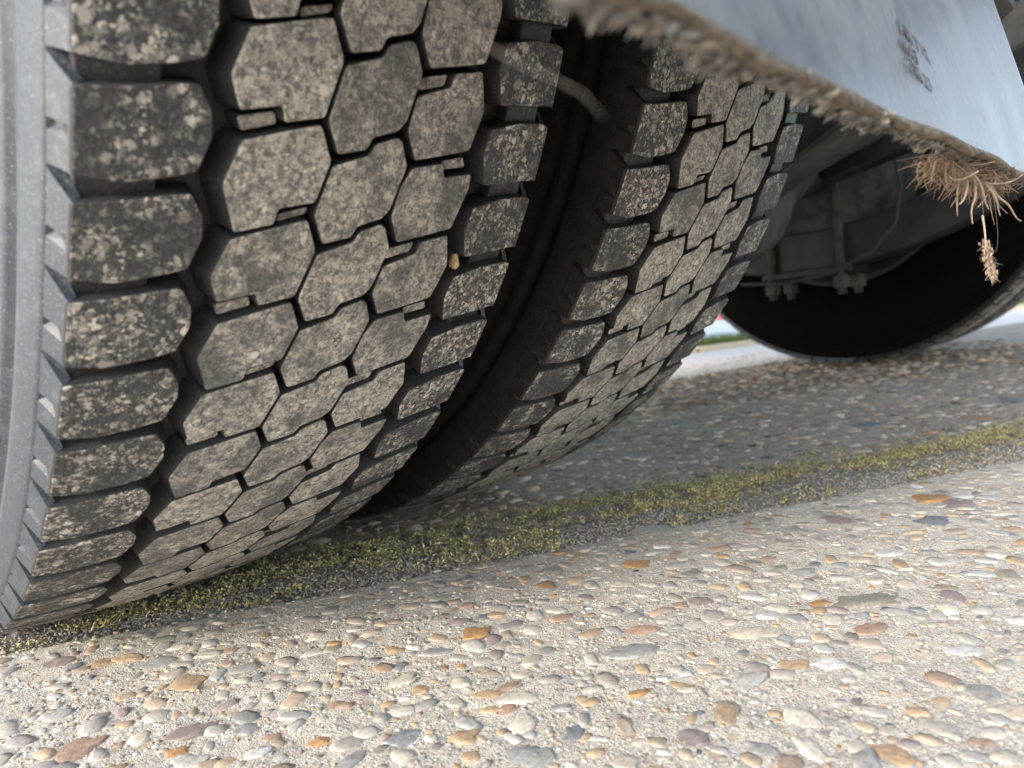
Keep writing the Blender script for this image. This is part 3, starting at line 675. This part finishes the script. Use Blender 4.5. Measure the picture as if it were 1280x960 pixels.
HAND = [(0.1013, -0.372, 18.7, 11.4, 'amber'), (0.2582, -0.3946, 27.0, 9.5, 'amber'), (0.9962, -0.477, 39.0, 18.3, 'amber'), (0.5314, -0.5269, 29.5, 12.6, 'amber'), (0.5235, -0.553, 32.7, 12.8, 'mauve'), (0.4595, -0.5508, 31.8, 10.6, 'slate'), (0.2284, -0.5719, 18.5, 9.3, 'rust'), (0.2702, -0.5561, 43.2, 7.1, 'olive'), (0.0787, -0.5445, 14.6, 12.4, 'mauve'), (-0.0413, -0.2702, 24.2, 12.6, 'tan'), (-0.0413, -0.2244, 24.0, 10.4, 'grey'), (0.1594, -0.4613, 22.7, 8.9, 'rust'), (0.134, -0.4718, 35.0, 11.2, 'grey'), (0.2264, -0.6203, 21.1, 9.3, 'white'), (0.1145, -0.6182, 16.8, 16.8, 'tan'), (0.0516, -0.4969, 11.4, 11.4, 'slate'), (0.1072, -0.348, 17.3, 7.6, 'mauve'), (0.1229, -0.3591, 10.9, 7.6, 'slate'), (0.1298, -0.3655, 13.1, 6.6, 'tan'), (-0.0021, -0.3765, 14.7, 7.8, 'rust'), (-0.0642, -0.329, 23.6, 10.9, 'mauve'), (-0.0432, -0.3544, 15.0, 9.2, 'grey'), (-0.0397, -0.3736, 10.5, 7.3, 'rust'), (-0.0272, -0.399, 11.9, 7.9, 'amber'), (-0.0755, -0.3448, 12.0, 8.8, 'amber'), (-0.0518, -0.381, 11.7, 7.8, 'white'), (-0.1076, -0.294, 20.7, 18.2, 'rust'), (0.2057, -0.4617, 10.6, 7.4, 'rust'), (0.2174, -0.4687, 16.0, 9.6, 'mauve'), (0.2183, -0.5165, 14.9, 8.0, 'white'), (0.2517, -0.5341, 15.3, 8.2, 'amber'), (0.2988, -0.5053, 22.8, 9.1, 'grey'), (0.301, -0.4879, 12.9, 7.0, 'olive'), (0.4282, -0.4798, 34.7, 12.5, 'mauve'), (0.7616, -0.4888, 19.0, 9.5, 'grey'), (0.0475, -0.4564, 9.8, 8.2, 'rust'), (0.0172, -0.4563, 15.4, 10.0, 'tan'), (0.0233, -0.4929, 21.7, 13.0, 'grey'), (0.0637, -0.4398, 13.9, 8.7, 'rust'), (0.034, -0.3828, 16.4, 10.0, 'cream'), (0.0341, -0.4009, 9.7, 8.0, 'tan'), (0.0718, -0.3717, 21.8, 5.9, 'grey'), (0.0562, -0.3466, 12.1, 8.0, 'tan'), (0.0412, -0.3008, 9.5, 6.3, 'amber'), (0.0642, -0.4772, 13.8, 7.3, 'grey'), (0.052, -0.4387, 18.8, 6.0, 'tan'), (0.0423, -0.4487, 10.7, 6.6, 'tan'), (0.0533, -0.4141, 12.5, 8.9, 'cream'), (0.0774, -0.4365, 11.7, 7.2, 'cream'), (0.0971, -0.537, 6.9, 6.2, 'slate'), (0.096, -0.5027, 11.5, 5.8, 'amber'), (0.2701, -0.5863, 9.7, 5.8, 'slate'), (0.2987, -0.5985, 16.9, 11.9, 'mauve'), (0.3644, -0.5423, 20.2, 8.3, 'white'), (0.2174, -0.4083, 16.3, 8.1, 'cream'), (0.1436, -0.6451, 10.1, 6.8, 'rust'), (0.1664, -0.5556, 17.0, 8.5, 'tan'), (0.1905, -0.5194, 33.1, 8.5, 'cream'), (0.2519, -0.3177, 13.6, 6.8, 'amber'), (0.2532, -0.3385, 14.6, 8.0, 'tan'), (-0.0517, -0.1954, 23.6, 7.5, 'tan'), (-0.0634, -0.1853, 19.2, 8.5, 'tan'), (-0.0828, -0.1589, 21.6, 9.7, 'mauve'), (0.3446, -0.3536, 43.6, 7.3, 'grey'), (0.7545, -0.4128, 16.1, 8.0, 'rust'), (0.799, -0.2518, 14.0, 10.5, 'dark'), (0.9178, -0.351, 47.3, 9.5, 'slate'), (0.7315, -0.2596, 13.3, 10.0, 'dark'), (1.1673, -0.4764, 51.3, 18.0, 'slate')]
placed = []
sgl = 0
def pebble(x, y, rx, ry, rz, colr, yaw, slab, z=None, k=None):
    rz = .0009 + .09 * rx + (.0009 if rng.random() < .15 else 0)
    zz = float(relief(np.array([x]), np.array([y]))[0]) * .8 - rz * .55
    o = link('pebble', PM[rng.integers(0, 14) if k is None else k], slab, (x, y, zz), (rng.normal(0, .04), rng.normal(0, .04), yaw)); o.scale = (rx, ry, rz)
    o.color = (*[min(1, c) for c in colr], 1); return o
for x, y, wd, hh, cn in HAND:
    s = sval(x, y)
    d = math.hypot(x - CAM.x, y - CAM.y); el_ = .192 / math.hypot(d, .192)
    dep = max(wd * .55, min((hh - 4 * .9) / el_, wd * 1.15)) / 1000
    if S0 < s < S1 + .01: continue
    pebble(x, y, wd / 2000, dep / 2, min(.0045, wd / 4200), PC[cn], -.80 + rng.normal(0, .12), near if s < 0 and s < S0 else far); placed.append((x, y, wd / 2000))
placed = np.array(placed)
# random stones
def scatter(n, xr, yr, smin, smax, sidef):
    x = rng.uniform(*xr, n); y = rng.uniform(*yr, n); s = sval(x, y); k = in_view(x, y) & sidef(s); x = x[k]; y = y[k]
    r = smin * (smax / smin) ** (rng.random(len(x)) ** 4.2); return x, y, r
def reject(x, y, r, gap=.9):
    """keep stones that do not overlap: grid hash, larger first"""
    o = np.argsort(-r); keep = []; H = {}
    cs = .02
    for px, py, pr in placed: H.setdefault((int(px // cs), int(py // cs)), []).append((px, py, pr))
    for i in o:
        a, b_ = int(x[i] // cs), int(y[i] // cs); ok = True
        for da in (-1, 0, 1):
            for db in (-1, 0, 1):
                for q in H.get((a + da, b_ + db), ()):
                    if (q[0] - x[i]) ** 2 + (q[1] - y[i]) ** 2 < ((q[2] + r[i]) * gap) ** 2: ok = False; break
                if not ok: break
            if not ok: break
        if ok: H.setdefault((a, b_), []).append((x[i], y[i], r[i])); keep.append(i)
    return x[keep], y[keep], r[keep]
def colours(n):
    k = rng.uniform(.0, .85, (n, 1)) ** 1.1; return (PCA[rng.choice(len(PK), n, p=PW)] * (1 - k) + np.array([.46, .425, .37]) * k) * rng.uniform(.8, 1.2, (n, 1))
nearf = lambda s: s < S0 - .004
farf = lambda s: s > S1 + .006
x, y, r = scatter(110000, (-.35, 1.7), (-1.15, .1), .0010, .0088, nearf)
sh = np.ones(1)
k = (sval(x, y) < S0 - .02) | (r < .003); x = x[k]; y = y[k]; r = r[k]
dist = np.hypot(x - CAM.x, y - CAM.y); k = (r > dist * .0019); x, y, r = reject(x[k], y[k], r[k], .82)
dist = np.hypot(x - CAM.x, y - CAM.y); order = np.argsort(-(r / dist)); big = order[:230]; rest = order[225:]
# keep the single stones to those in the frame
for i in big:
    c = colours(1)[0]; pebble(x[i], y[i], r[i] * rng.uniform(1, 1.35), r[i] * rng.uniform(.6, .95), min(.0042, r[i] * .6), c, rng.uniform(0, 6.28), near)
def stuff_stones(name, x, y, r, slab, zf, low, cols):
    n = len(x); sz = np.stack([r * rng.uniform(1, 1.35, n), r * rng.uniform(.6, .95, n), .0007 + r * rng.uniform(.10, .22, n) + .0008 * (rng.random(n) < .15)], 1)
    z = relief(x, y) * .8 - sz[:, 2] * zf * 1.35
    o = link(name, blobs(name, np.stack([x, y, z], 1), sz, cols, M['stones'], low=low, rough=.13, angular=.25, tilt=.05), slab); o['kind'] = 'stuff'; return o
stuff_stones('pebbles', x[rest], y[rest], r[rest], near, .40, False, colours(len(rest)))
# coarse sand between the stones
def sand(name, n, xr, yr, sidef, slab, dmax, tint):
    x = rng.uniform(*xr, n); y = rng.uniform(*yr, n); d = np.hypot(x - CAM.x, y - CAM.y); k = in_view(x, y) & sidef(sval(x, y)) & (rng.random(n) < np.clip(dmax / d, 0, 1) ** 2)
    x = x[k]; y = y[k]; n = len(x); r = rng.uniform(.00022, .0006, n) * np.clip(np.hypot(x - CAM.x, y - CAM.y) / .5, .8, 2)
    sz = np.stack([r * rng.uniform(.8, 1.4, n), r * rng.uniform(.7, 1.1, n), r * .8], 1)
    base = np.array([(.58, .54, .48), (.50, .45, .38), (.40, .37, .33), (.64, .61, .56), (.44, .34, .23), (.28, .265, .25)])
    c = base[rng.choice(6, n, p=[.3, .2, .15, .2, .08, .07])] * rng.uniform(.8, 1.15, (n, 1)) * tint
    z = relief(x, y) - r * .45
    o = link(name, blobs(name, np.stack([x, y, z], 1), sz, c, M['grains'], low=True, rough=.15), slab); o['kind'] = 'stuff'
sand('sand_grains', 60000, (-.25, 1.1), (-.85, .05), nearf, near, .42, 1.0)
# far slab: stones under the truck
x, y, r = scatter(60000, (-.2, 2.6), (-.9, .6), .0020, .012, farf)
dist = np.hypot(x - CAM.x, y - CAM.y); k = (r > dist * .0028); x, y, r = reject(x[k], y[k], r[k])
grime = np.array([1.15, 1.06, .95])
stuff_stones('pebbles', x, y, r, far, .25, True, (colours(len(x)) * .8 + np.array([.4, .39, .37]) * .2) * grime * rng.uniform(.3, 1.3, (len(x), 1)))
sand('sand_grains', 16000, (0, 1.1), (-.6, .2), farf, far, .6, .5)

# ------------------------------------------------------------------ moss and litter in the joint
n = 90000
u = rng.uniform(-.25, 1.75, n); s = rng.uniform(S0 - .006, S1 + .05, n)
f = (s - S0) / (S1 - S0); prof_ = np.exp(-((f - (.52 + .15 * np.clip((u - .3) / .5, -.5, 1))) / .42) ** 2)
dn = vnoise(u * 14 + 3, s * 38 + 9) * .55 + vnoise(u * 62, s * 110) * .50
k = (rng.random(n) < prof_ * 1.3 * np.clip(dn * 6.5 - 3.0 + .15 * np.clip((u - .35) / .4, 0, 1), .04, 1)); u = u[k]; s = s[k]; n = len(u)
x = u * E1[0] + s * E2[0]; y = u * E1[1] + s * E2[1]
fz = (s - S0) / (S1 - S0); z = -.0045 + .005 * np.sin(np.clip(fz, 0, 1) * math.pi) + rng.random(n) * .003 + .0045 * np.clip(vnoise(u * 80, s * 110) - .35, 0, 1)
hgt = .5 + vnoise(u * 45, s * 60)
g1 = np.array([(.51, .47, .20), (.42, .39, .17), (.66, .60, .32), (.20, .17, .11), (.50, .43, .33)])
ci = rng.choice(5, n, p=[.3, .25, .15, .2, .1]); cols = g1[ci] * rng.uniform(.7, 1.2, (n, 1))
moss = link('moss', strands('moss', np.stack([x, y, z], 1), np.stack([rng.normal(0, .9, n), rng.normal(0, .9, n), rng.uniform(.35, 1.1, n)], 1), rng.uniform(.0025, .0065, n) * hgt, rng.uniform(.0004, .00085, n), cols, M['moss'], 3, .8, 3, -.2))
tag(moss, 'yellow-green moss growing in the joint between the two concrete slabs', 'moss', kind='stuff')
m2 = 14000; j = rng.integers(0, n, m2)
lf = blobs('moss_leaflets', np.stack([x[j] + rng.normal(0, .0015, m2), y[j] + rng.normal(0, .0015, m2), z[j] + rng.uniform(.001, .0055, m2)], 1), np.stack([rng.uniform(.0006, .0018, m2), rng.uniform(.0005, .0012, m2), rng.uniform(.0003, .0009, m2)], 1), g1[rng.choice(5, m2, p=[.35, .25, .2, .15, .05])] * rng.uniform(.8, 1.3, (m2, 1)), M['moss'], low=True, rough=.3, tilt=.6)
link('moss_leaflets', lf, moss)['kind'] = 'stuff'
# dead rootlets
n = 1500; u = rng.uniform(-.2, 1.4, n); s = rng.uniform(S0 - .004, S1 + .012, n); x = u * E1[0] + s * E2[0]; y = u * E1[1] + s * E2[1]; f = np.clip((s - S0) / (S1 - S0), 0, 1)
rt = strands('rootlets', np.stack([x, y, -.001 + .006 * np.sin(f * math.pi)], 1), np.stack([rng.normal(.5, .8, n), rng.normal(-.3, .8, n), rng.uniform(-.05, .35, n)], 1), rng.uniform(.008, .03, n), rng.uniform(.0002, .0005, n), np.array([(.33, .28, .21)]) * rng.uniform(.5, 1.3, (n, 1)), M['fibre'], 5, 1.1, 3, -.3)
tag(link('rootlets', rt), 'thin dry rootlets and stems tangled in the mossy joint', 'plant litter', kind='stuff')
n = 26000; u = rng.uniform(-.2, 1.5, n); s = np.where(rng.random(n) < .5, rng.uniform(S0 - .012, S1 + .03, n), S0 + rng.normal(.012, .014, n)); x = u * E1[0] + s * E2[0]; y = u * E1[1] + s * E2[1]; f = np.clip((s - S0) / (S1 - S0), 0, 1)
r = .0004 * (3.5 ** rng.random(n)); c = np.array([(.34, .31, .27), (.50, .47, .42), (.40, .35, .29), (.22, .20, .18)])[rng.integers(0, 4, n)]
lt = blobs('soil_crumbs', np.stack([x, y, -.0035 + .005 * np.sin(f * math.pi) + r * .8], 1), np.stack([r * 1.2, r, r * .8], 1), c, M['grains'], low=True, rough=.25)
tag(link('soil_crumbs', lt), 'grey soil crumbs and grit lying in the joint', 'soil', kind='stuff')

# ------------------------------------------------------------------ things caught on the flap and in the tread
tuft = tag(empty('straw_tuft', (.25, -.633, .249)), 'tuft of dry straw and roots caught under the mud flap edge at the right', 'straw tuft')
def straw(parent, pts, rad, col, name='straw'):
    V, F = tube(pts, [rad * (1 - .6 * i / (len(pts) - 1)) for i in range(len(pts))], 5)
    me = bpy.data.meshes.new(name); me.from_pydata([(a_[0] - parent.location.x, a_[1] - parent.location.y, a_[2] - parent.location.z) for a_ in V], [], F); me.materials.append(M['fibre']); 
    at_ = me.color_attributes.new('tint', 'FLOAT_COLOR', 'POINT')
    for d_ in at_.data: d_.color = (*col, 1)
    for p_ in me.polygons: p_.use_smooth = True
    me.update(); return link(name, me, parent)
def bend(p0, d, L, sag=.3, n=6, jit=.1):
    p = Vector(p0); d = Vector(d).normalized(); out = [tuple(p)]; j_ = Vector(rng.normal(0, jit, 3))
    for i in range(n):
        p = p + d * L / n; out.append(tuple(p)); d = (d + j_ / n + Vector((0, 0, -sag / n))).normalized()
    return out
for i in range(24):
    tt = rng.random() ** .7; p0 = (.205 + .10 * tt, -.632 + rng.uniform(-.003, .006), .249 + rng.uniform(-.003, .003))
    c = np.array([(.60, .45, .33), (.48, .35, .25), (.66, .53, .41), (.34, .23, .16)])[rng.integers(0, 4)] * rng.uniform(.8, 1.1)
    straw(tuft, bend(p0, (rng.normal(.9, .45), rng.normal(.0, .5), -rng.uniform(.2, .7)), rng.uniform(.010, .032), .5, 9, 2.2), rng.uniform(.0003, .0008), c)
for p0, p1, p2 in (((.232, -.632, .244), (.214, -.634, .234), (.205, -.634, .2285)), ((.235, -.632, .250), (.252, -.634, .238), (.2665, -.634, .2295)), ((.262, -.632, .246), (.287, -.634, .236), (.296, -.634, .228)), ((.25, -.632, .243), (.237, -.632, .236), (.238, -.632, .222)), ((.28, -.632, .244), (.305, -.635, .233), (.345, -.636, .226))):
    pts = [tuple(Vector(p0) * (1 - t) ** 2 + Vector(p1) * 2 * t * (1 - t) + Vector(p2) * t * t + Vector((.0008 * math.sin(9 * t + p0[0] * 900), .0006 * math.cos(7 * t), .0007 * math.sin(11 * t + p0[0] * 500)))) for t in np.linspace(0, 1, 12)]
    straw(tuft, pts, .0008, (.58, .43, .31))
n = 900; tt = rng.random(n)
rr = strands('fine_roots', np.stack([-.07 + .14 * tt, rng.uniform(-.002, .010, n), rng.uniform(-.004, .003, n)], 1), np.stack([rng.normal(.1, .8, n), rng.normal(.1, .5, n), rng.normal(-.5, .5, n)], 1), rng.uniform(.006, .016, n), rng.uniform(.00018, .0004, n), np.array([(.32, .22, .145)]) * rng.uniform(.5, 1.5, (n, 1)), M['fibre'], 5, 1.6, 3, -.3)
link('fine_roots', rr, tuft)['kind'] = 'stuff'
seed = tag(empty('seed_head', (.262, -.632, .246)), 'small dried seed head dangling on a thread below the mud flap', 'seed head')
straw(seed, [(.262, -.632, .246), (.2612, -.632, .236), (.2618, -.632, .228), (.2614, -.632, .2225)], .00010, (.55, .45, .36), 'thread')
straw(seed, [(.2595, -.632, .2265), (.2625, -.632, .2205), (.2640, -.632, .2150), (.2632, -.632, .2125), (.2655, -.632, .2080)], .0006, (.70, .58, .46), 'stalk')
n = 130; t_ = rng.random(n); cen = np.stack([.2640 + .0135 * t_ ** 1.2 - .262 + rng.normal(0, .0008, n), rng.normal(0, .0010, n), .2135 - .0195 * t_ - .246], 1)
wv = np.sin(np.clip(t_, .05, .97) * math.pi) ** .6
cen[:, 0] += rng.normal(0, .0011, n) * wv
link('seeds', blobs('seeds', cen, np.stack([rng.uniform(.0004, .0009, n), rng.uniform(.0004, .0008, n), rng.uniform(.0008, .0020, n)], 1), np.array([(.46, .33, .24), (.36, .24, .17), (.60, .47, .36)])[rng.integers(0, 3, n)] * rng.uniform(.8, 1.1, (n, 1)), M['fibre'], low=True, rough=.2, tilt=.4), seed)['kind'] = 'stuff'
n = 220; t_ = rng.random(n)
link('husk_hairs', strands('husk_hairs', np.stack([.002 + .0135 * t_, rng.normal(0, .0006, n), -.0325 - .0205 * t_], 1), np.stack([rng.normal(.2, .5, n), rng.normal(0, .5, n), rng.normal(-.8, .4, n)], 1), rng.uniform(.002, .005, n), rng.uniform(.0001, .0002, n), np.array([(.7, .56, .42)]) * rng.uniform(.7, 1.1, (n, 1)), M['fibre'], 3, .6, 3, -.2), seed)['kind'] = 'stuff'
hair = tag(empty('hair', (.285, -.632, .242)), 'single long hair curving down from the mud flap edge, right of the seed head', 'hair')
straw(hair, [(.285, -.632, .242), (.291, -.632, .234), (.295, -.632, .225), (.2955, -.632, .217), (.293, -.632, .2115), (.289, -.632, .2075)], .00011, (.45, .36, .28), 'strand')
near_straw = tag(empty('grass_stem', (-.118, -.630, .252)), 'thin dry grass stem hanging in front of the gap between the dual tyres', 'grass stem')
straw(near_straw, [(-.1235, -.6385, .252), (-.1190, -.6415, .2400), (-.1161, -.6449, .2325), (-.1127, -.6488, .2288), (-.1098, -.652, .2265), (-.107, -.6551, .2237), (-.1055, -.6571, .2201)], .00010, (.30, .26, .21), 'stem')
x, t, s_ = .0738, .972, 0
a_ = .96
stone_th = .9734
sp_ = link('pebble', PM[3], None, (.0722, -(R - .008) * math.sin(stone_th), R - (R - .008) * math.cos(stone_th))); sp_.scale = (.0022, .003, .0036); sp_.color = (.62, .46, .26, 1)
tag(sp_, 'tiny cream stone wedged in the right groove of the outermost tyre tread', 'pebble')
# lettering on the flap: reads down its face, slanted
cx_, cz_ = .126, .2925
pos = Vector((cx_, flap_y(cz_) - .0009, cz_))
nrm = Vector((0, -1, .236)).normalized(); tx = (Vector((.975, 0, 0)) + Vector((0, .236, 1)).normalized() * -.19).normalized(); tx = (tx - nrm * tx.dot(nrm)).normalized(); ty = nrm.cross(tx).normalized()
lo.matrix_local = Matrix.Translation(pos - Vector((0, 0, 0))) @ Matrix(((tx.x, ty.x, nrm.x, 0), (tx.y, ty.y, nrm.y, 0), (tx.z, ty.z, nrm.z, 0), (0, 0, 0, 1)))
